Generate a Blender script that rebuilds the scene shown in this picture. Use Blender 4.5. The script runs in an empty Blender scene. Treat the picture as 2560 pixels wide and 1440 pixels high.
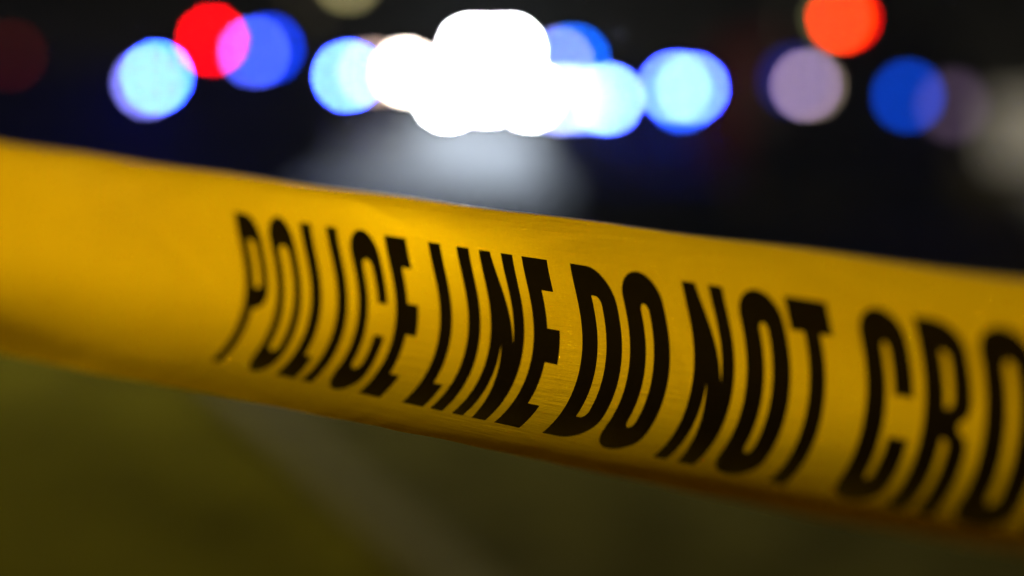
import bpy, bmesh, math, random
import numpy as np
from mathutils import Vector, Matrix
random.seed(7)
rng = np.random.default_rng(7)
scene = bpy.context.scene
COL = scene.collection

# ------------------------------------------------------------------ camera, sky, sun, exposure
cam_d = bpy.data.cameras.new('camera')
cam = bpy.data.objects.new('camera', cam_d); COL.objects.link(cam)
cam.location = (0, 0, 1.4)
cam.rotation_euler = (math.radians(90 - 6.387), 0, 0)
cam_d.sensor_width = 36; cam_d.lens = 50
cam_d.clip_start = 0.02; cam_d.clip_end = 2000
cam_d.dof.use_dof = True
cam_d.dof.focus_distance = 0.409
cam_d.dof.aperture_fstop = 2.32
cam_d.dof.aperture_blades = 0
scene.camera = cam

world = bpy.data.worlds.new('World'); scene.world = world; world.use_nodes = True
wn = world.node_tree
bg = wn.nodes['Background']
sky = wn.nodes.new('ShaderNodeTexSky'); sky.sky_type = 'NISHITA'; sky.sun_disc = False
sky.sun_elevation = math.radians(-4); sky.sun_rotation = math.radians(-36)
wn.links.new(sky.outputs[0], bg.inputs[0]); bg.inputs[1].default_value = 0.003

sun_d = bpy.data.lights.new('sun', 'SUN'); sun_d.energy = 4.5; sun_d.angle = math.radians(0.5)
sun_d.color = (1.0, 0.87, 0.58)
sun = bpy.data.objects.new('sun', sun_d); COL.objects.link(sun)
SUN_EL, SUN_AZ = math.radians(13), math.radians(-36)          # low, behind the tape, a little to the left
sun_dir = Vector((math.sin(SUN_AZ) * math.cos(SUN_EL), math.cos(SUN_AZ) * math.cos(SUN_EL), math.sin(SUN_EL)))
sun.rotation_euler = sun_dir.to_track_quat('Z', 'Y').to_euler()

scene.view_settings.view_transform = 'Standard'; scene.view_settings.look = 'None'
scene.view_settings.exposure = 0; scene.view_settings.gamma = 1
scene.view_settings.use_curve_mapping = False
cy = scene.cycles
cy.use_adaptive_sampling = False
cy.use_denoising = True
cy.denoiser = 'OPENIMAGEDENOISE'
cy.denoising_input_passes = 'RGB_ALBEDO_NORMAL'
cy.sample_clamp_indirect = 2.0
cy.max_bounces = 6; cy.diffuse_bounces = 2; cy.glossy_bounces = 2; cy.transmission_bounces = 4; cy.volume_bounces = 0
cy.caustics_reflective = False; cy.caustics_refractive = False

# ------------------------------------------------------------------ materials
def mat_new(name):
    m = bpy.data.materials.new(name); m.use_nodes = True
    return m, m.node_tree.nodes, m.node_tree.links

def principled(name, col, rough=0.5, metal=0.0, noise=0.0, scale=8.0, bump=0.0, col2=None, coat=0.0, spec=0.5):
    m, n, l = mat_new(name)
    b = n['Principled BSDF']
    b.inputs['Roughness'].default_value = rough; b.inputs['Metallic'].default_value = metal
    b.inputs['Coat Weight'].default_value = coat; b.inputs['Specular IOR Level'].default_value = spec
    b.inputs['Base Color'].default_value = (*col, 1)
    if noise or bump or col2:
        tc = n.new('ShaderNodeTexCoord'); t = n.new('ShaderNodeTexNoise')
        t.inputs['Scale'].default_value = scale; t.inputs['Detail'].default_value = 6
        l.new(tc.outputs['Object'], t.inputs['Vector'])
        r = n.new('ShaderNodeValToRGB')
        c2 = col2 or tuple(c * (1 - noise) for c in col)
        r.color_ramp.elements[0].color = (*c2, 1); r.color_ramp.elements[0].position = 0.35
        r.color_ramp.elements[1].color = (*col, 1); r.color_ramp.elements[1].position = 0.65
        l.new(t.outputs['Fac'], r.inputs[0]); l.new(r.outputs[0], b.inputs['Base Color'])
        if bump:
            bp = n.new('ShaderNodeBump'); bp.inputs['Strength'].default_value = bump; bp.inputs['Distance'].default_value = 0.02
            l.new(t.outputs['Fac'], bp.inputs['Height']); l.new(bp.outputs[0], b.inputs['Normal'])
    return m

_em = {}
def emitter(col):
    key = tuple(round(c, 3) for c in col)
    if key not in _em:
        m, n, l = mat_new('lamp_lens')
        n.remove(n['Principled BSDF'])
        e = n.new('ShaderNodeEmission'); e.inputs[0].default_value = (*[c / max(col) for c in col], 1); e.inputs[1].default_value = max(col)
        l.new(e.outputs[0], n['Material Output'].inputs[0])
        m.cycles.emission_sampling = 'NONE'
        _em[key] = m
    return _em[key]

M = dict(
    black=principled('black_paint', (0.012, 0.013, 0.015), 1.0, noise=0.2, spec=0.0),
    dark=principled('dark_plastic', (0.015, 0.015, 0.015), 0.7, noise=0.3, spec=0.2),
    rubber=principled('rubber', (0.012, 0.012, 0.012), 0.85, noise=0.3),
    rim=principled('wheel_metal', (0.25, 0.25, 0.26), 0.4, 0.8),
    glass=principled('dark_glass', (0.026, 0.028, 0.031), 0.6, spec=0.0),  # grey lifted so the windscreen imitates lens glow below the white lamps
    clear=principled('off_lamp_glass', (0.03, 0.03, 0.03), 0.5, spec=0.0),
    redlens=principled('off_red_lens', (0.12, 0.005, 0.005), 0.2),
    red=principled('fire_red_paint', (0.03, 0.003, 0.003), 1.0, noise=0.2, spec=0.0),
    navy=principled('navy_paint', (0.012, 0.016, 0.035), 1.0, noise=0.2, spec=0.0),
    white=principled('white_paint', (0.36, 0.37, 0.40), 0.8, noise=0.2, spec=0.1),
    steel=principled('galvanised_steel', (0.3, 0.3, 0.3), 0.5, 0.7, noise=0.3),
    asphalt=principled('asphalt', (0.034, 0.0275, 0.004), 1.0, noise=0.5, scale=3.0, bump=0.3, spec=0.0),
    soil=principled('soil', (0.05, 0.042, 0.02), 1.0, noise=0.5, scale=2.0, spec=0.0),
    lawn=principled('lawn_soil', (0.085, 0.067, 0.002), 1.0, noise=0.5, scale=1.5, spec=0.0),
    concrete=principled('concrete', (0.085, 0.071, 0.018), 1.0, noise=0.35, scale=6.0, bump=0.2, spec=0.0),
)

# ------------------------------------------------------------------ object helpers
def link(name, me, m=None, parent=None, loc=None):
    o = bpy.data.objects.new(name, me); COL.objects.link(o)
    if m is not None and me is not None and not me.materials: me.materials.append(m)
    if parent is not None: o.parent = parent
    if loc is not None: o.location = loc
    return o
def from_bm(bm, name, m, parent=None, loc=None, smooth=False):
    bmesh.ops.recalc_face_normals(bm, faces=bm.faces)
    me = bpy.data.meshes.new(name); bm.to_mesh(me); bm.free()
    if smooth:
        for p in me.polygons: p.use_smooth = True
    return link(name, me, m, parent, loc)
def thing(name, label, cat, loc, group=None, rz=0):
    o = link(name, None, None, None, loc); o.empty_display_size = 0.2
    o.rotation_euler.z = rz
    o['label'] = label; o['category'] = cat
    if group: o['group'] = group
    return o
def structure(o): o['kind'] = 'structure'; return o

def bm_box(x0, x1, y0, y1, z0, z1, bevel=0.0, taper=1.0, bm=None):
    bm = bm or bmesh.new()
    xm = (x0 + x1) / 2
    vs = []
    for z, f in ((z0, 1), (z1, taper)):
        for x, y in ((x0, y0), (x1, y0), (x1, y1), (x0, y1)):
            vs.append(bm.verts.new((xm + (x - xm) * f, y, z)))
    fs = [bm.faces.new([vs[i] for i in q]) for q in ((3, 2, 1, 0), (4, 5, 6, 7), (0, 1, 5, 4), (1, 2, 6, 5), (2, 3, 7, 6), (3, 0, 4, 7))]
    if bevel:
        es = list({e for f in fs for e in f.edges})
        bmesh.ops.bevel(bm, geom=es, offset=bevel, segments=2, affect='EDGES', profile=0.6)
    return bm
def box(name, dims, m, parent, bevel=0.0, taper=1.0):
    return from_bm(bm_box(*dims, bevel=bevel, taper=taper), name, m, parent)
def bm_prism(prof, hw, bevel=0.0):
    """side profile (y, z) swept across the width; hw(z) gives the half width"""
    bm = bmesh.new()
    a = [bm.verts.new((-hw(z), y, z)) for y, z in prof]; b = [bm.verts.new((hw(z), y, z)) for y, z in prof]
    n = len(prof)
    bm.faces.new(a); bm.faces.new(b[::-1])
    for i in range(n): bm.faces.new((a[i], b[i], b[(i + 1) % n], a[(i + 1) % n]))
    bmesh.ops.recalc_face_normals(bm, faces=bm.faces)
    if bevel: bmesh.ops.bevel(bm, geom=list(bm.edges), offset=bevel, segments=2, affect='EDGES', profile=0.6)
    return bm
def bm_lathe(prof, axis='x', seg=24, bm=None, centre=(0, 0, 0)):
    """prof: (r, h) pairs revolved round an axis"""
    bm = bm or bmesh.new(); rings = []
    for r, h in prof:
        ring = []
        for i in range(seg):
            t = 2 * math.pi * i / seg; c, s = r * math.cos(t), r * math.sin(t)
            p = {'x': (h, c, s), 'y': (c, h, s), 'z': (c, s, h)}[axis]
            ring.append(bm.verts.new((p[0] + centre[0], p[1] + centre[1], p[2] + centre[2])))
        rings.append(ring)
    for a, b in zip(rings, rings[1:]):
        for i in range(seg): bm.faces.new((a[i], a[(i + 1) % seg], b[(i + 1) % seg], b[i]))
    bm.faces.new(rings[0]); bm.faces.new(rings[-1])
    return bm
def bm_tube(pts, r, seg=10, bm=None):
    bm = bm or bmesh.new()
    pts = [Vector(p) for p in pts]; rings = []
    for i, p in enumerate(pts):
        d = (pts[min(i + 1, len(pts) - 1)] - pts[max(i - 1, 0)]).normalized()
        up = Vector((0, 0, 1)) if abs(d.z) < 0.9 else Vector((1, 0, 0))
        u = d.cross(up).normalized(); v = d.cross(u)
        rings.append([bm.verts.new(p + r * (math.cos(2 * math.pi * k / seg) * u + math.sin(2 * math.pi * k / seg) * v)) for k in range(seg)])
    for a, b in zip(rings, rings[1:]):
        for k in range(seg): bm.faces.new((a[k], a[(k + 1) % seg], b[(k + 1) % seg], b[k]))
    bm.faces.new(rings[0]); bm.faces.new(rings[-1])
    return bm
def pane(name, quad, m, parent, inset=0.05, lift=0.008, thick=0.006):
    """a thin glass pane lying on a quad, pulled in from its corners"""
    q = [Vector(p) for p in quad]; c = sum(q, Vector()) / 4
    n = (q[1] - q[0]).cross(q[3] - q[0]).normalized()
    q = [p + (c - p).normalized() * inset + n * lift for p in q]
    bm = bmesh.new()
    a = [bm.verts.new(p) for p in q]; b = [bm.verts.new(p - n * thick) for p in q]
    bm.faces.new(a); bm.faces.new(b[::-1])
    for i in range(4): bm.faces.new((a[i], b[i], b[(i + 1) % 4], a[(i + 1) % 4]))
    return from_bm(bm, name, m, parent)

# ------------------------------------------------------------------ the setting
def sheet(name, pts, z, m):
    bm = bmesh.new(); bm.faces.new([bm.verts.new((x, y, z)) for x, y in pts])
    return structure(from_bm(bm, name, m))
sheet('ground', [(-60, -10), (60, -10), (60, 70), (-60, 70)], -0.03, M['soil'])
K0, KD = Vector((-0.23, 4.35)), Vector((-0.376, 0.9266))         # kerb line
kp = lambda t: (K0.x + KD.x * t, K0.y + KD.y * t)
e0, e1 = kp(-12), kp(60)
sheet('road', [e0, (58, e0[1]), (58, e1[1]), e1], 0.0, M['asphalt'])
lf = Vector((-KD.y, KD.x)) if KD.x > 0 else Vector((-0.9266, -0.376))
sheet('lawn', [(e0[0] + lf.x * 0.15, e0[1] + lf.y * 0.15), (e1[0] + lf.x * 0.15, e1[1] + lf.y * 0.15), (-58, e1[1]), (-58, e0[1])], 0.09, M['lawn'])
kerb = structure(link('kerb', None)); kerb.empty_display_size = 0.1
kb = None
for i in range(-4, 30):
    if kb is None:
        bm = bm_box(-0.445, 0.445, -0.075, 0.075, -0.05, 0.13, bevel=0.015)
        k = from_bm(bm, 'kerb_stone', M['concrete'], kerb); kb = k.data
    else:
        k = link('kerb_stone', kb, None, kerb)
    c = kp(i * 0.9)
    k.location = (c[0] + lf.x * 0.075, c[1] + lf.y * 0.075, random.uniform(-0.006, 0.006))
    k.rotation_euler.z = math.atan2(KD.y, KD.x) + random.uniform(-0.008, 0.008)

# grass blades on the lawn
NB = 26000
t = rng.uniform(-2.5, 12, NB); off = rng.uniform(0.17, 4.5, NB) ** 1.0
bx = K0.x + KD.x * t + lf.x * off; by = K0.y + KD.y * t + lf.y * off
h = rng.uniform(0.03, 0.085, NB); ang = rng.uniform(0, 6.283, NB); lean = rng.uniform(0, 0.04, NB); la = rng.uniform(0, 6.283, NB)
V = np.zeros((NB, 3, 3)); wd = 0.004
V[:, 0] = np.stack([bx - wd * np.cos(ang), by - wd * np.sin(ang), np.full(NB, 0.088)], 1)
V[:, 1] = np.stack([bx + wd * np.cos(ang), by + wd * np.sin(ang), np.full(NB, 0.088)], 1)
V[:, 2] = np.stack([bx + lean * np.cos(la), by + lean * np.sin(la), 0.09 + h], 1)
me = bpy.data.meshes.new('grass'); me.from_pydata(V.reshape(-1, 3).tolist(), [], np.arange(NB * 3).reshape(-1, 3).tolist())
gm = principled('grass_blade', (0.16, 0.125, 0.002), 0.9, col2=(0.06, 0.052, 0.002), scale=1.6, spec=0.0)
g = link('grass', me, gm); g['kind'] = 'stuff'; g['label'] = 'short olive green grass beside the pale kerb'; g['category'] = 'grass'

# ------------------------------------------------------------------ lamps on vehicles
FPX = 3555.6
def lamp(parent, p, rgb, name='lamp', dpx=25, light=0, lcol=None, spot=None, label=None, lrad=0.02, dist=None, aim=None):
    """a round warning lamp at p (relative to parent) facing -y; rgb = how bright its out-of-focus disc looks.
    housing ring + domed glowing lens; light = watts it throws into the place"""
    wp = Vector(p) + (parent.matrix_world.translation if parent.parent is None else parent.parent.location + parent.location)
    d = (wp - cam.location).length
    D = dpx * d / FPX; r = D / 2
    k = (195.0 / dpx) ** 2
    bm = bm_lathe([(r * 1.18, 0.05), (r * 1.18, 0.0), (r * 1.04, -0.004), (r * 1.04, 0.05)], 'y', 20)
    ho = from_bm(bm, name, M['dark'], parent, p)
    bm = bm_lathe([(r, 0.0), (r * 0.96, -r * 0.12), (r * 0.8, -r * 0.26), (r * 0.5, -r * 0.38), (r * 0.12, -r * 0.43)], 'y', 20)
    from_bm(bm, 'lens', emitter([c * k for c in rgb]), ho, smooth=True)
    if label: ho['label'] = label
    if light:
        ld = bpy.data.lights.new('lamp_light', 'SPOT' if spot else 'POINT'); ld.energy = light
        ld.color = lcol or rgb; ld.shadow_soft_size = lrad
        if spot: ld.spot_size = math.radians(spot); ld.spot_blend = 0.6
        lo = bpy.data.objects.new('lamp_light', ld); COL.objects.link(lo); lo.parent = ho
        lo.location = (0, -r * 0.43 - 0.03 - lrad, 0)
        if spot: lo.rotation_euler = Vector(aim or (0, -1, -0.03)).to_track_quat('-Z', 'Y').to_euler()
    return ho

def wheels(parent, xs, ys, r, w):
    tyre = None
    for x in xs:
        for y in ys:
            s = 1 if x > 0 else -1
            tb = bm_lathe([(r * 0.66, -w / 2), (r * 0.95, -w / 2), (r, -w * 0.38), (r, w * 0.38), (r * 0.95, w / 2), (r * 0.66, w / 2)], 'x', 28)
            wo = from_bm(tb, 'wheel', M['rubber'], parent, (x, y, r))
            rb = bm_lathe([(r * 0.65, -w * 0.3), (r * 0.65, w * 0.44), (r * 0.58, w * 0.47), (r * 0.52, w * 0.3), (r * 0.18, w * 0.36), (r * 0.15, w * 0.46), (0.02, w * 0.47)], 'x', 24)
            ro = from_bm(rb, 'rim', M['rim'], wo)
            if s < 0: ro.rotation_euler.z = math.pi

def patrol_car(label, loc, bar, lamps, floods=()):
    """a dark patrol car facing the camera; origin on the ground under its middle"""
    T = thing('patrol_car', label, 'car', loc, 'emergency vehicles parked behind the tape')
    bpy.context.view_layer.update()
    W = 0.94
    low = [(-2.35, 0.32), (-2.42, 0.55), (-2.36, 0.82), (-2.2, 0.93), (-1.05, 1.02), (2.1, 1.04), (2.36, 0.98), (2.42, 0.6), (2.34, 0.32)]
    from_bm(bm_prism(low, lambda z: W - 0.03 * abs(z - 0.7), 0.05), 'body', M['black'], T, smooth=False)
    hw = lambda z: 0.86 - 0.2 * (z - 1.0) / 0.56
    cab = [(-1.12, 1.0), (-0.42, 1.52), (-0.2, 1.56), (1.2, 1.55), (1.4, 1.51), (2.0, 1.0)]
    from_bm(bm_prism(cab, hw, 0.03), 'cabin', M['black'], T)
    f = lambda y, z, s: (s * hw(z), y, z)
    pane('windscreen', [f(-1.12, 1.0, -1), f(-1.12, 1.0, 1), f(-0.42, 1.52, 1), f(-0.42, 1.52, -1)], M['glass'], T, 0.07, 0.012)
    pane('rear_window', [f(2.0, 1.0, 1), f(2.0, 1.0, -1), f(1.4, 1.51, -1), f(1.4, 1.51, 1)], M['glass'], T, 0.07, 0.012)
    for s in (-1, 1):
        for (ya, yb, yc, yd) in ((-0.98, 0.38, 0.38, -0.38), (0.44, 1.8, 1.3, 0.44)):
            q = [f(ya, 1.02, s), f(yb, 1.02, s), f(yc, 1.5, s), f(yd, 1.5, s)]
            pane('side_window', q if s > 0 else q[::-1], M['glass'], T, 0.05, 0.012)
        # door handles, mirrors, lamps
        for y in (0.25, 1.25): box('door_handle', (s * 0.935 - 0.02, s * 0.935 + 0.02, y, y + 0.18, 0.86, 0.89), M['dark'], T)
        box('mirror', (s * 1.0 - 0.1, s * 1.0 + 0.1, -0.85, -0.73, 1.03, 1.17), M['black'], T, 0.03)
        h = box('headlight', (s * 0.7 - 0.19, s * 0.7 + 0.19, -2.43, -2.2, 0.68, 0.82), M['clear'], T, 0.03)
        box('tail_light', (s * 0.72 - 0.16, s * 0.72 + 0.16, 2.25, 2.435, 0.74, 0.94), M['redlens'], T, 0.02)
    for k in range(4): box('grille_bar', (-0.45, 0.45, -2.445, -2.38, 0.52 + k * 0.07, 0.55 + k * 0.07), M['dark'], T)
    pb = bm_tube([(-0.42, -2.52, 0.35), (-0.42, -2.56, 0.85), (-0.36, -2.56, 0.92), (0.36, -2.56, 0.92), (0.42, -2.56, 0.85), (0.42, -2.52, 0.35)], 0.03)
    bm_tube([(-0.42, -2.55, 0.62), (0.42, -2.55, 0.62)], 0.025, bm=pb)
    from_bm(pb, 'push_bumper', M['dark'], T)
    wheels(T, (-0.84, 0.84), (-1.5, 1.45), 0.35, 0.24)
    x0, x1, z0, z1 = bar
    lb = box('lightbar', (x0, x1, -0.3 - 0.02, 0.0, z0, z1), M['dark'], T, 0.03)
    for x in (x0 + 0.25, x1 - 0.25): box('foot', (x - 0.04, x + 0.04, -0.25, -0.05, 1.5, z0 + 0.01), M['dark'], lb)
    for l in lamps: lamp(T, (l['p'][0], -0.36, l['p'][1]), l['c'], **{k: v for k, v in l.items() if k not in 'pc'})
    if floods:
        xs = [l['p'][0] for l in floods]; z = floods[0]['p'][1]
        fr = bm_tube([(min(xs) - 0.1, -0.28, z1 - 0.02), (min(xs) - 0.1, -0.28, z), (max(xs) + 0.1, -0.28, z), (max(xs) + 0.1, -0.28, z1 - 0.02)], 0.018)
        from_bm(fr, 'floodlight_frame', M['dark'], T)
        for l in floods: lamp(T, (l['p'][0], -0.36, l['p'][1]), l['c'], **{k: v for k, v in l.items() if k not in 'pc'})
    return T

def rescue_van(label, loc, lamps, paint='navy', bar=(-0.8, 0.8)):
    """a tall panel van facing the camera, front bumper at loc"""
    T = thing('rescue_van', label, 'van', loc, 'emergency vehicles parked behind the tape')
    bpy.context.view_layer.update()
    hw = lambda z: 1.0 - 0.1 * max(0, z - 1.1) / 1.1
    prof = [(0.02, 0.35), (-0.02, 0.7), (0.1, 1.02), (0.55, 1.16), (1.15, 2.02), (1.45, 2.2), (5.35, 2.22), (5.45, 2.0), (5.5, 0.4)]
    from_bm(bm_prism(prof, hw, 0.05), 'body', M[paint], T)
    f = lambda y, z, s: (s * hw(z), y, z)
    pane('windscreen', [f(0.55, 1.16, -1), f(0.55, 1.16, 1), f(1.15, 2.02, 1), f(1.15, 2.02, -1)], M['glass'], T, 0.1, 0.012)
    for s in (-1, 1):
        q = [f(0.85, 1.2, s), f(2.0, 1.2, s), f(2.0, 1.9, s), f(1.25, 1.9, s)]
        pane('side_window', q if s > 0 else q[::-1], M['glass'], T, 0.05, 0.012)
        box('mirror', (s * 1.16 - 0.1, s * 1.16 + 0.1, 0.8, 0.92, 1.25, 1.6), M['dark'], T, 0.03)
        box('headlight', (s * 0.76 - 0.17, s * 0.76 + 0.17, -0.03, 0.25, 0.72, 0.95), M['clear'], T, 0.03)
        box('tail_light', (s * 0.9 - 0.07, s * 0.9 + 0.07, 5.4, 5.52, 0.8, 1.3), M['redlens'], T, 0.02)
        box('door_handle', (s * 1.0 - 0.02, s * 1.0 + 0.02, 1.85, 2.05, 1.05, 1.09), M['dark'], T)
    for k in range(3): box('grille_bar', (-0.5, 0.5, -0.035, 0.1, 0.7 + k * 0.08, 0.74 + k * 0.08), M['dark'], T)
    box('bumper', (-0.98, 0.98, -0.1, 0.2, 0.3, 0.55), M['dark'], T, 0.04)
    wheels(T, (-0.9, 0.9), (0.95, 4.5), 0.36, 0.24)
    lb = box('lightbar', (bar[0], bar[1], 1.3, 1.6, 2.19, 2.34), M['dark'], T, 0.03)
    for l in lamps:
        ho = lamp(T, (l['p'][0], l.get('y', -0.02), l['p'][1]), l['c'], **{k: v for k, v in l.items() if k not in ('p', 'c', 'y')})
        yb = 1.4 if l['p'][1] > 2.2 else 0.55 + (l['p'][1] - 1.16) * 0.7
        box('bracket', (-0.02, 0.02, 0.04, max(0.06, yb - l.get('y', -0.02)), -0.02, 0.02), M['dark'], ho)
    return T

CY = (0.32, 0.75, 14.0); CYH = (0.22, 0.42, 9.0); CYC = (0.17, 0.6, 14.0)      # blue warning lamps, so bright that they wash out
WH = (14.0, 14.0, 14.0)
BLUE = (0.0, 0.006, 1.0); COLD = (0.86, 0.94, 1.0)

A = patrol_car('dark patrol car with white floodlights and blue lamps in the middle', (-0.56, 11.36, 0), (-0.78, 0.78, 1.59, 1.88), [
    dict(p=(-0.695, 1.80), c=CY, light=500, lcol=BLUE, spot=62, aim=(0, -1, -0.3)),
    dict(p=(-0.505, 1.83), c=(0.32, 0.22, 0.17)),
    dict(p=(-0.251, 1.83), c=(4.0, 3.3, 2.6), light=100, lcol=(1, 0.85, 0.65), spot=155),
    dict(p=(0.069, 1.64), c=WH, light=330, lcol=COLD, spot=150),
    dict(p=(0.38, 1.82), c=WH),
    dict(p=(0.38, 1.68), c=(9.0, 9.0, 9.0)),
    dict(p=(0.698, 1.65), c=WH, light=330, lcol=COLD, spot=150)],
    floods=[dict(p=(0.254, 2.0), c=WH, light=1300, lcol=COLD, spot=155), dict(p=(0.4, 2.0), c=WH), dict(p=(0.545, 2.0), c=WH, light=1300, lcol=COLD, spot=155)])
B = patrol_car('dark patrol car with a row of pale blue lamps right of the floodlights', (1.28, 16.36, 0), (-0.82, 0.82, 1.62, 1.93), [
    dict(p=(-0.744, 1.73), c=(0.4, 0.45, 1.2)),
    dict(p=(-0.62, 1.73), c=(0.16, 0.22, 0.9)),
    dict(p=(-0.5, 1.73), c=(0.11, 0.18, 0.9), light=300, lcol=BLUE, spot=62, aim=(0, -1, -0.3)),
    dict(p=(-0.36, 1.73), c=(0.11, 0.18, 0.9)),
    dict(p=(-0.21, 1.73), c=(0.42, 0.8, 9.0)),
    dict(p=(0.53, 1.86), c=CYH),
    dict(p=(0.73, 1.85), c=CYH, light=400, lcol=BLUE, spot=62, aim=(0, -1, -0.3)),
    dict(p=(0.616, 1.755), c=(0.02, 0.12, 1.2))])
Cv = rescue_van('dark tall van with red, blue and pale blue lamps at upper left', (-3.2, 15.52, 0), [
    dict(p=(-0.632, 1.953), c=CYC, light=9000, lcol=BLUE, spot=62, aim=(0, -1, -0.45)),
    dict(p=(-0.737, 1.889), c=(0.2, 0.2, 0.8)),
    dict(p=(-0.027, 2.349), c=(1.3, 0.0, 0.004), light=60, lcol=(1, 0.02, 0.02), spot=80),
    dict(p=(0.422, 2.222), c=(0.06, 0.1, 0.9), light=1500, lcol=BLUE, spot=80, aim=(0, -0.8, -0.6)),
    dict(p=(0.582, 2.256), c=(0.0, 0.03, 0.6))])
D = rescue_van('dark van with dim blue roof lamps behind the patrol cars', (1.0, 21.02, 0), [
    dict(p=(-0.33, 2.35), c=(0.22, 0.24, 0.8)),
    dict(p=(-0.1, 2.40), c=(0.0, 0.12, 0.9), light=600, lcol=BLUE, spot=80, aim=(0, -0.8, -0.6))])
E_ = rescue_van('dark van with one faint red lamp at the left edge', (-6.5, 18.02, 0), [
    dict(p=(0.237, 2.315), c=(0.014, 0.0005, 0.0005), label='faint red roof lamp')])

# ------------------------------------------------------------------ fire engine at the right
F = thing('fire_engine', 'dark red fire engine with orange roof lamp and blue front lamps', 'fire engine', (5.0, 20.04, 0), 'emergency vehicles parked behind the tape')
bpy.context.view_layer.update()
from_bm(bm_prism([(0.0, 0.5), (-0.02, 1.2), (0.08, 2.6), (0.3, 2.76), (2.5, 2.76), (2.5, 0.5)], lambda z: 1.22, 0.05), 'cab', M['red'], F)
box('equipment_body', (-1.23, 1.23, 2.6, 7.6, 0.55, 2.85), M['red'], F, 0.04)
pane('windscreen', [(-1.2, -0.0, 1.35), (1.2, -0.0, 1.35), (1.2, 0.07, 2.55), (-1.2, 0.07, 2.55)], M['glass'], F, 0.12, 0.03)
for s in (-1, 1):
    for ya, yb in ((0.2, 1.1), (1.25, 2.3)):
        q = [(s * 1.22, ya, 1.4), (s * 1.22, yb, 1.4), (s * 1.22, yb, 2.4), (s * 1.22, ya, 2.4)]
        pane('side_window', q if s > 0 else q[::-1], M['glass'], F, 0.08, 0.012)
    for k in range(3):
        q = [(s * 1.23, 2.8 + k * 1.6, 0.75), (s * 1.23, 4.2 + k * 1.6, 0.75), (s * 1.23, 4.2 + k * 1.6, 2.4), (s * 1.23, 2.8 + k * 1.6, 2.4)]
        pane('roller_shutter', q if s > 0 else q[::-1], M['red'], F, 0.05, 0.02)
    box('mirror', (s * 1.38 - 0.1, s * 1.38 + 0.1, 0.05, 0.15, 1.6, 2.1), M['dark'], F, 0.03)
    box('headlight', (s * 0.9 - 0.2, s * 0.9 + 0.2, -0.06, 0.05, 0.8, 1.0), M['clear'], F, 0.02)
box('bumper', (-1.24, 1.24, -0.35, 0.1, 0.4, 0.75), M['dark'], F, 0.05)
box('grille', (-0.6, 0.6, -0.05, 0.02, 0.8, 1.2), M['dark'], F, 0.02)
wheels(F, (-1.08, 1.08), (1.3, 5.8), 0.5, 0.3)
lad = link('ladder', None, None, F, (0.4, 0, 0)); lad.empty_display_size = 0.1
for x in (-0.25, 0.25): box('rail', (x - 0.03, x + 0.03, 2.4, 7.7, 2.95, 3.05), M['steel'], lad)
for k in range(14): box('rung', (-0.24, 0.24, 2.7 + k * 0.36, 2.74 + k * 0.36, 2.98, 3.02), M['steel'], lad)
for y in (3.0, 7.0): box('ladder_rest', (-0.3, 0.3, y, y + 0.06, 2.84, 2.955), M['dark'], lad)
box('lightbar', (-1.0, 1.0, 0.3, 0.6, 2.76, 3.02), M['dark'], F, 0.03)
for x, z, c, kw in ((-0.428, 2.926, (1.0, 0.05, 0.0), dict(light=40, lcol=(1, 0.2, 0.02), spot=80, label='orange roof lamp')),
                    (-0.351, 2.926, (0.6, 0.0, 0.0), {}), (-0.54, 2.926, (0.03, 0.03, 0.012), {}),
                    (-0.905, 2.003, (0.21, 0.14, 0.25), dict(label='pale mauve front lamp')), (-0.82, 1.992, (0.09, 0.07, 0.05), {}),
                    (-1.074, 2.075, (0.0, 0.005, 0.07), dict(dpx=45)), (0.52, 1.854, (0.0, 0.03, 0.34), dict(dpx=36, label='blue front lamp', light=500, lcol=BLUE, spot=80, aim=(0, -0.8, -0.6))),
                    (1.15, 1.72, (0.035, 0.022, 0.04), dict(dpx=50))):
    ho = lamp(F, (x, -0.04 if z < 2.5 else 0.0, z), c, **kw)
    box('bracket', (-0.02, 0.02, 0.04, 0.08 if z < 2.5 else 0.32, -0.02, 0.02), M['dark'], ho)

# ------------------------------------------------------------------ white trailer at the right edge
T = thing('box_trailer', 'pale low box trailer standing at the right edge', 'trailer', (6.95, 15.6, 0), 'emergency vehicles parked behind the tape', rz=math.radians(14))
bpy.context.view_layer.update()
box('cargo_box', (-0.95, 0.95, -1.6, 1.6, 1.0, 1.76), M['white'], T, 0.03)
box('chassis', (-0.8, 0.8, -1.5, 1.5, 0.62, 0.99), M['dark'], T, 0.02)
dbm = bm_tube([(-0.6, -1.5, 0.68), (0, -2.7, 0.66)], 0.04); bm_tube([(0.6, -1.5, 0.68), (0, -2.7, 0.66)], 0.04, bm=dbm)
from_bm(dbm, 'drawbar', M['steel'], T)
from_bm(bm_lathe([(0.03, 0.0), (0.03, 0.68)], 'z', 12, centre=(0, -2.55, 0)), 'jockey_leg', M['steel'], T)
wheels(T, (-0.82, 0.82), (-0.45, 0.45), 0.34, 0.22)
for x in (-0.6, 0.6): box('door_seam', (x - 0.01, x + 0.01, -1.615, -1.59, 1.05, 1.72), M['dark'], T)

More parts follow.
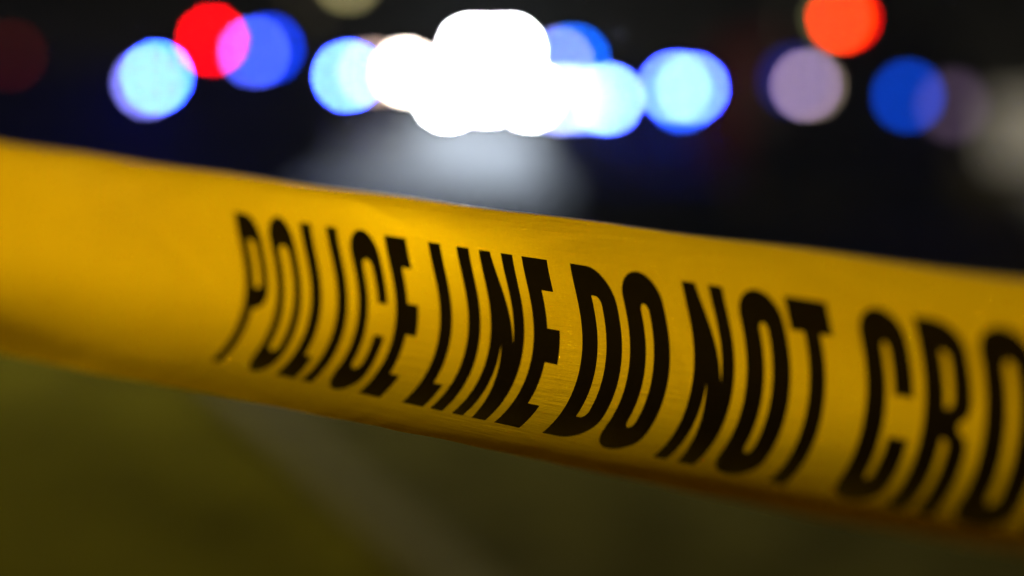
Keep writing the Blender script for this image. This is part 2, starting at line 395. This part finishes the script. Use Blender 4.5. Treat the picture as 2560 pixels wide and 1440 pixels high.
# ------------------------------------------------------------------ street lamp far behind
S = thing('street_lamp', 'tall street lamp with a dim yellow light above the left lamps', 'street lamp', (-4.3, 30.1, 0))
bpy.context.view_layer.update()
from_bm(bm_tube([(0, 0, 0), (0, 0, 1.0), (0, 0, 4.2), (0.08, 0, 4.5), (0.3, 0, 4.64), (0.75, 0, 4.68)], 0.055), 'pole', M['steel'], S)
from_bm(bm_lathe([(0.13, 0.0), (0.12, 0.3), (0.07, 0.36)], 'z', 16), 'base', M['steel'], S)
hd = box('lamp_head', (0.68, 1.12, -0.16, 0.16, 4.56, 4.72), M['steel'], S, 0.03)
lamp(S, (0.9, -0.13, 4.48), (0.1, 0.09, 0.035), 'lamp', dpx=30, light=60, lcol=(1, 0.8, 0.4))

# ------------------------------------------------------------------ the tape
KS = 0.7
P0 = np.array([0.09328, 0.34445, 1.33085])
TA = np.array([0.74123, -0.67023, -0.03698]); EV = np.array([-0.08302, -0.03687, -0.99587]); EN = np.array([-0.6661, -0.74124, 0.08297])
HC = 0.08024; S_TOP, S_BOT = -0.2275, 1.30
SB_TAB = [1.54, 1.54, 1.49, 1.385, 1.325, 1.313, 1.31, 1.38, 1.45, 1.45]          # where the lower hem lies
GG = np.linspace(0, 1, 25); GW = np.ones(25); GW[0] = GW[-1] = 0.5; GW /= GW.sum()
CREASES = [(-0.235, -0.1, 0.25, 0.03, 0.0005), (-0.13, -0.12, -0.15, 0.025, -0.0004), (-0.205, 1.13, 0.1, 0.035, 0.0005), (-0.11, 1.12, -0.2, 0.03, 0.0005),
           (-0.085, 0.55, 1.2, 0.02, 0.0003), (-0.38, 0.35, 0.6, 0.04, 0.0007), (-0.43, 0.1, -0.3, 0.05, -0.0006), (-0.02, -0.12, 0.2, 0.03, 0.0005), (-0.245, 0.75, 0.9, 0.02, 0.0003)]
def tape_point(u, s, lift=0.0):
    """u along the tape (m), s across it: 0 and 1 are the tops and feet of the letters"""
    u = np.asarray(u, float); s = np.asarray(s, float)
    def pos(u, s):
        x = (s[..., None] - 0.5) * GG
        uu = np.clip(u, -0.62, 0.16)[..., None] * 10
        phi = 0.01206 + 2.56385 * x + 1.47167 * x**2 - 2.89004 * x**3 + uu * (-0.0007 + 0.28044 * x - 0.0139 * x**2) + uu**2 * (-0.0025 + 0.01552 * x)
        lc = np.clip((-0.35 - u) / 0.15, 0, 1)[..., None]; phi = phi + lc * lc * (3 - 2 * lc) * (0.4 * np.clip(x, 0, 1) + 0.2 * np.clip(x - 0.4, 0, 1))
        phi = phi + (1 - 0.8 * np.clip((u + 0.2) / 0.2, 0, 1))[..., None] * np.clip(x - 0.52, 0, 1)
        d = (np.cos(phi) * GW).sum(-1) * (s - 0.5) * HC; n = (np.sin(phi) * GW).sum(-1) * (s - 0.5) * HC
        wr = np.clip((s - 1.02) / 0.25, 0, 1) ** 1.5                     # small puckers along the lower hem
        n = n + wr * (0.0003 * np.sin(u * 95 + 1.7 * np.sin(u * 31)) + 0.0004 * np.sin(u * 231 + 2 * np.sin(u * 57)))
        d = d + wr * 0.0001 * np.sin(u * 130 + 1.3)
        for cu_, cs_, an, ln, am in CREASES:                            # shallow creases in the film
            du, ds = (u - cu_), (s - cs_) * HC
            q1 = du * math.cos(an) + ds * math.sin(an); q2 = -du * math.sin(an) + ds * math.cos(an)
            n = n + am * np.exp(-(q1 / ln) ** 2) * np.exp(-np.abs(q2) / 0.0035)
        wt = np.clip((0.05 - s) / 0.25, 0, 1)
        d = d + wt * 0.0003 * np.sin(u * 60)
        return P0 + KS * (u[..., None] * TA + (d - 0.04269 * u**2)[..., None] * EV + (n + 0.22263 * u**2)[..., None] * EN)
    X = pos(u, s)
    if lift:
        e = 1e-4
        nr = np.cross(pos(u + e, s) - X, pos(u, s + e) - X); nr /= np.linalg.norm(nr, axis=-1, keepdims=True)
        nr *= np.sign((nr * EN).sum(-1, keepdims=True))
        X = X + nr * lift
    return X

mt, n, l = mat_new('yellow_tape_film')
n.remove(n['Principled BSDF'])
tc = n.new('ShaderNodeTexCoord')
n1 = n.new('ShaderNodeTexNoise'); n1.inputs['Scale'].default_value = 28; n1.inputs['Detail'].default_value = 4
n2 = n.new('ShaderNodeTexNoise'); n2.inputs['Scale'].default_value = 900; n2.inputs['Detail'].default_value = 3
for q in (n1, n2): l.new(tc.outputs['Object'], q.inputs['Vector'])
mx = n.new('ShaderNodeMath'); mx.operation = 'MULTIPLY_ADD'; mx.inputs[1].default_value = 0.35; l.new(n2.outputs['Fac'], mx.inputs[0])
mh = n.new('ShaderNodeMath'); mh.operation = 'MULTIPLY'; mh.inputs[1].default_value = 0.5; l.new(n1.outputs['Fac'], mh.inputs[0]); l.new(mh.outputs[0], mx.inputs[2])
rp = n.new('ShaderNodeValToRGB')
rp.color_ramp.elements[0].position = 0.2; rp.color_ramp.elements[0].color = (0.69, 0.338, 0.0005, 1)
rp.color_ramp.elements[1].position = 0.65; rp.color_ramp.elements[1].color = (0.84, 0.425, 0.0008, 1)
l.new(mx.outputs[0], rp.inputs[0])
bp = n.new('ShaderNodeBump'); bp.inputs['Strength'].default_value = 0.25; bp.inputs['Distance'].default_value = 0.0004; l.new(n2.outputs['Fac'], bp.inputs['Height'])
mp = n.new('ShaderNodeMapping'); mp.inputs['Scale'].default_value = (1.2, 16, 1); mp.inputs['Rotation'].default_value = (0, 0, 0.12); l.new(tc.outputs['UV'], mp.inputs['Vector'])
n3 = n.new('ShaderNodeTexNoise'); n3.inputs['Scale'].default_value = 2.2; n3.inputs['Detail'].default_value = 8; n3.inputs['Roughness'].default_value = 0.65; l.new(mp.outputs[0], n3.inputs['Vector'])
bq = n.new('ShaderNodeBump'); bq.inputs['Strength'].default_value = 0.4; bq.inputs['Distance'].default_value = 0.003; l.new(n3.outputs['Fac'], bq.inputs['Height']); l.new(bq.outputs[0], bp.inputs['Normal'])
tr = n.new('ShaderNodeBsdfTranslucent'); l.new(rp.outputs[0], tr.inputs['Color']); l.new(bp.outputs[0], tr.inputs['Normal'])
df = n.new('ShaderNodeBsdfDiffuse'); df.inputs['Color'].default_value = (0.75, 0.44, 0.01, 1); l.new(bp.outputs[0], df.inputs['Normal'])
gl = n.new('ShaderNodeBsdfGlossy'); gl.inputs['Roughness'].default_value = 0.35; gl.inputs['Color'].default_value = (1, 1, 1, 1)
rf = n.new('ShaderNodeBsdfRefraction'); rf.inputs['IOR'].default_value = 1.07; rf.inputs['Roughness'].default_value = 1.0; l.new(rp.outputs[0], rf.inputs['Color'])
m0 = n.new('ShaderNodeMixShader'); m0.inputs[0].default_value = 0.065; l.new(tr.outputs[0], m0.inputs[1]); l.new(rf.outputs[0], m0.inputs[2])
m1 = n.new('ShaderNodeMixShader'); m1.inputs[0].default_value = 0.25; l.new(m0.outputs[0], m1.inputs[1]); l.new(df.outputs[0], m1.inputs[2])
m2 = n.new('ShaderNodeMixShader'); m2.inputs[0].default_value = 0.03; l.new(m1.outputs[0], m2.inputs[1]); l.new(gl.outputs[0], m2.inputs[2])
l.new(m2.outputs[0], n['Material Output'].inputs[0])
ink = principled('black_ink', (0.008, 0.007, 0.008), 0.45, noise=0.4, scale=200)
n, l = ink.node_tree.nodes, ink.node_tree.links
it = n.new('ShaderNodeBsdfTranslucent'); it.inputs['Color'].default_value = (0.030, 0.030, 0.9, 1)      # thin ink lets light through; its blue tint imitates lens veil
ia = n.new('ShaderNodeMixShader'); ia.inputs[0].default_value = 0.4
l.new(n['Principled BSDF'].outputs[0], ia.inputs[1]); l.new(it.outputs[0], ia.inputs[2]); l.new(ia.outputs[0], n['Material Output'].inputs[0])

us = np.concatenate([np.linspace(-1.5, -0.56, 95)[:-1], np.linspace(-0.56, 0.3, 431)]); ss = np.linspace(S_TOP, S_BOT, 91)
UU, SS = np.meshgrid(us, ss, indexing='ij')
SB = np.interp(UU, [-1.5, -0.5, -0.45, -0.4, -0.35, -0.3, -0.15, 0.0, 0.1, 0.3], SB_TAB)
SS = np.where(SS > 0.9, 0.9 + (SS - 0.9) * (SB - 0.9) / (S_BOT - 0.9), SS)
org = tape_point(np.array(-0.15), np.array(0.5))
PT = tape_point(UU, SS).reshape(-1, 3) - org
nu, ns = len(us), len(ss)
ii, jj = np.meshgrid(np.arange(nu - 1), np.arange(ns - 1), indexing='ij')
a = (ii * ns + jj).ravel()
fc = np.stack([a, a + 1, a + ns + 1, a + ns], 1)
me = bpy.data.meshes.new('police_tape'); me.from_pydata(PT.tolist(), [], fc.tolist())
uvl = me.uv_layers.new(name='along'); vi = np.empty(len(me.loops), dtype=np.int32); me.loops.foreach_get('vertex_index', vi)
uvl.data.foreach_set('uv', np.stack([UU.ravel()[vi] * 10, SS.ravel()[vi]], 1).astype(np.float32).ravel())
for p in me.polygons: p.use_smooth = True
tape = link('police_tape', me, mt, None, Vector(org))
tape['label'] = 'curled yellow plastic police tape with black lettering stretched across the frame'; tape['category'] = 'tape'

ue = np.linspace(-1.5, 0.3, 361); th = 0.0003
ea = tape_point(ue, np.full(361, S_TOP), th) - org; eb = tape_point(ue, np.full(361, S_TOP), -th) - org; lowr = tape_point(ue, np.full(361, S_TOP + 0.004), th) - org
upv = -EV * 0.00022
vs = np.concatenate([lowr, ea + upv, eb + upv]); fs = [(k * 361 + i, k * 361 + i + 1, (k + 1) * 361 + i + 1, (k + 1) * 361 + i) for k in range(2) for i in range(360)]
me = bpy.data.meshes.new('edge_glint'); me.from_pydata(vs.tolist(), [], fs)
em_ = principled('edge_glint_strip', (0.85, 0.62, 0.2), 0.35, noise=0.6, scale=260)  # rim glint put into a paler strip along the cut edge
n, l = em_.node_tree.nodes, em_.node_tree.links
t1 = n.new('ShaderNodeBsdfTranslucent'); t1.inputs['Color'].default_value = (0.9, 0.7, 0.08, 1)
t2 = n.new('ShaderNodeBsdfRefraction'); t2.inputs['IOR'].default_value = 1.06; t2.inputs['Roughness'].default_value = 1.0
a1 = n.new('ShaderNodeMixShader'); a1.inputs[0].default_value = 0.25; l.new(t1.outputs[0], a1.inputs[1]); l.new(t2.outputs[0], a1.inputs[2])
a2 = n.new('ShaderNodeMixShader'); a2.inputs[0].default_value = 0.45; l.new(n['Principled BSDF'].outputs[0], a2.inputs[1]); l.new(a1.outputs[0], a2.inputs[2]); l.new(a2.outputs[0], n['Material Output'].inputs[0])
ce = link('edge_glint', me, em_, tape); ce['label'] = 'pale strip added on the cut edge of the film for its bright glint'

# letters: outlines in (u, s)
def arc(cx, cs, ru, rs, a0, a1, k=10):
    return [(cx + ru * math.cos(math.radians(a0 + (a1 - a0) * i / k)), cs - rs * math.sin(math.radians(a0 + (a1 - a0) * i / k))) for i in range(k + 1)]
def rrect(x0, x1, s0, s1, rs):
    c, r = (x0 + x1) / 2, (x1 - x0) / 2
    return arc(c, s0 + rs, r, rs, 180, 0, 16) + arc(c, s1 - rs, r, rs, 0, -180, 16)
ST, SR, BAR, MC = 0.0071, 0.0078, 0.1815, 0.487
def gO(w):
    k = SR if w > 0.017 else w * 0.33
    return [rrect(0, w, -0.012, 1.012, 0.155), rrect(k, w - k, 0.165, 0.835, 0.045)]
def gC(w):
    SR = 0.0078 if w > 0.018 else 0.0062
    c, r, ri = w / 2, w / 2, w / 2 - SR
    return [[(w, 0.425), (w, 0.155)] + arc(c, 0.143, r, 0.155, 0, 180, 16) + arc(c, 0.857, r, 0.155, 180, 360, 16) + [(w, 0.61), (w - SR * 0.94, 0.61)]
            + arc(c, 0.79, ri, 0.045, 0, -180, 10) + arc(c, 0.21, ri, 0.045, 180, 0, 10) + [(w - SR * 0.94, 0.425)]]
def gP(w):
    return [[(0, 0)] + arc(w * 0.42, 0.155, w * 0.58, 0.155, 90, 0) + arc(w * 0.42, 0.465, w * 0.58, 0.135, 0, -90) + [(ST * 0.86, 0.6), (ST * 0.86, 1), (0, 1)],
            [(ST * 0.86, 0.165)] + arc(w * 0.55, 0.21, w * 0.45 - ST * 0.72, 0.045, 90, 0) + arc(w * 0.55, 0.42, w * 0.45 - ST * 0.72, 0.045, 0, -90) + [(ST * 0.86, 0.465)]]
def gL(w): return [[(0, 0), (ST, 0), (ST, 1 - BAR), (w, 1 - BAR), (w, 1), (0, 1)]]
def gI(w): return [[(0, 0), (w, 0), (w, 1), (0, 1)]]
def gE(w):
    k = ST * 1.03; a, b = MC - BAR / 2, MC + BAR / 2
    return [[(0, 0), (w * 0.97, 0), (w * 0.97, BAR), (k, BAR), (k, a), (w, a), (w, b), (k, b), (k, 1 - BAR), (w * 0.97, 1 - BAR), (w * 0.97, 1), (0, 1)]]
def gN(w): return [[(0, 0), (0.34 * w, 0), (0.69 * w, 0.51), (0.655 * w, 0), (w, 0), (w, 1), (0.6 * w, 1), (0.345 * w, 0.53), (0.33 * w, 1), (0, 1)]]
def gD(w):
    return [[(0, 0)] + arc(w * 0.4, 0.2, w * 0.6, 0.2, 90, 0, 14) + arc(w * 0.4, 0.8, w * 0.6, 0.2, 0, -90, 14) + [(0, 1)],
            [(SR, 0.165)] + arc(w - SR - 0.0026, 0.215, 0.0026, 0.05, 90, 0) + arc(w - SR - 0.0026, 0.785, 0.0026, 0.05, 0, -90) + [(SR, 0.835)]]
def gT(w): return [[(0, 0), (w, 0), (w, BAR), (0.7 * w, BAR), (0.7 * w, 1), (0.31 * w, 1), (0.31 * w, BAR), (0, BAR)]]
def gR(w):
    k = ST * 1.08
    return [[(0, 0)] + arc(w * 0.42, 0.155, w * 0.58, 0.155, 90, 0) + arc(w * 0.7, 0.40, w * 0.3, 0.095, 0, -75) + [(w * 0.74, 0.515)]
            + arc(w * 0.7, 0.62, w * 0.28, 0.085, 70, 0) + [(w * 0.98, 0.85), (w * 1.02, 1), (w * 0.62, 1), (w * 0.585, 0.85), (w * 0.585, 0.62)]
            + arc(w * 0.585 - 0.0014, 0.61, 0.0014, 0.03, 0, 90, 5) + [(k, 0.575), (k, 1), (0, 1)],
            [(k, 0.165)] + arc(w * 0.6 - 0.002, 0.21, 0.002, 0.045, 90, 0) + arc(w * 0.6 - 0.002, 0.40, 0.002, 0.04, 0, -90) + [(k, 0.44)]]
def gS(w):
    c, r, ri = w / 2, w / 2, w / 2 - SR
    return [[(w, 0.36), (w, 0.15)] + arc(c, 0.143, r, 0.155, 0, 180, 14) + [(0, 0.3), (0.1 * w, 0.4), (0.55 * w, 0.6), (w - SR, 0.7)] + arc(c, 0.79, ri, 0.045, 0, -180, 8)
            + [(SR, 0.64), (0, 0.64)] + arc(c, 0.857, r, 0.155, 180, 360, 14) + [(w, 0.7), (0.9 * w, 0.58), (0.45 * w, 0.4), (SR, 0.3)] + arc(c, 0.21, ri, 0.045, 180, 0, 8) + [(w - SR, 0.36)]]
TEXT = [('P', gP, -0.3356, 0.0156), ('O', gO, -0.3148, 0.0164), ('L', gL, -0.2927, 0.0122), ('I', gI, -0.2761, 0.0068), ('C', gC, -0.2629, 0.0178), ('E', gE, -0.2402, 0.0134),
        ('L', gL, -0.2143, 0.0122), ('I', gI, -0.1982, 0.0070), ('N', gN, -0.1857, 0.0184), ('E', gE, -0.1624, 0.0138),
        ('D', gD, -0.1371, 0.0199), ('O', gO, -0.1134, 0.0193), ('N', gN, -0.0831, 0.0184), ('O', gO, -0.0595, 0.0190), ('T', gT, -0.0382, 0.0173),
        ('C', gC, -0.0099, 0.0181), ('R', gR, 0.0123, 0.0174), ('O', gO, 0.0342, 0.0192), ('S', gS, 0.0575, 0.0182), ('S', gS, 0.0795, 0.0182)]
for ch, fn, u0, w in TEXT:
    cu = bpy.data.curves.new('letter', 'CURVE'); cu.dimensions = '2D'; cu.fill_mode = 'FRONT'
    SC = 100.0
    for ring in fn(w):
        sp = cu.splines.new('POLY'); sp.points.add(len(ring) - 1); sp.use_cyclic_u = True
        for pnt, (x, s) in zip(sp.points, ring): pnt.co = (x * SC * 10, -s * SC / 5, 0, 1)
    tmp = bpy.data.objects.new('tmp', cu); COL.objects.link(tmp)
    dg = bpy.context.evaluated_depsgraph_get()
    m_ = bpy.data.meshes.new_from_object(tmp.evaluated_get(dg))
    bpy.data.objects.remove(tmp); bpy.data.curves.remove(cu)
    bm = bmesh.new(); bm.from_mesh(m_); bpy.data.meshes.remove(m_)
    for k in range(1, 30):
        s = -0.03 + k * 0.036
        bmesh.ops.bisect_plane(bm, geom=bm.verts[:] + bm.edges[:] + bm.faces[:], plane_co=(0, -s * SC / 5, 0), plane_no=(0, 1, 0), dist=1e-5)
    bmesh.ops.remove_doubles(bm, verts=bm.verts, dist=1e-4)
    co = np.array([v.co[:] for v in bm.verts])
    X = tape_point(u0 + co[:, 0] / (SC * 10), -co[:, 1] * 5 / SC, 0.00012) - org
    for v, x in zip(bm.verts, X): v.co = x
    me = bpy.data.meshes.new('letter'); bm.to_mesh(me); bm.free()
    for p in me.polygons: p.use_smooth = True
    lo = link('letter', me, ink, tape)
    lo['label'] = 'black printed letter ' + ch

# ------------------------------------------------------------------ thin haze, added to imitate lens glow round the lamps
hz = bpy.data.materials.new('glow_haze'); hz.use_nodes = True
n, l = hz.node_tree.nodes, hz.node_tree.links
n.remove(n['Principled BSDF'])
pv = n.new('ShaderNodeVolumePrincipled'); pv.inputs['Color'].default_value = (0.95, 0.97, 1, 1); pv.inputs['Density'].default_value = 0.0007; pv.inputs['Anisotropy'].default_value = -0.45
l.new(pv.outputs[0], n['Material Output'].inputs['Volume'])
hb = from_bm(bm_box(-61, 61, -11, 71, -1.03, 5.2), 'haze', hz)
hb['kind'] = 'stuff'; hb['label'] = 'added thin haze imitating lens glow round the bright lamps'; hb['category'] = 'haze'
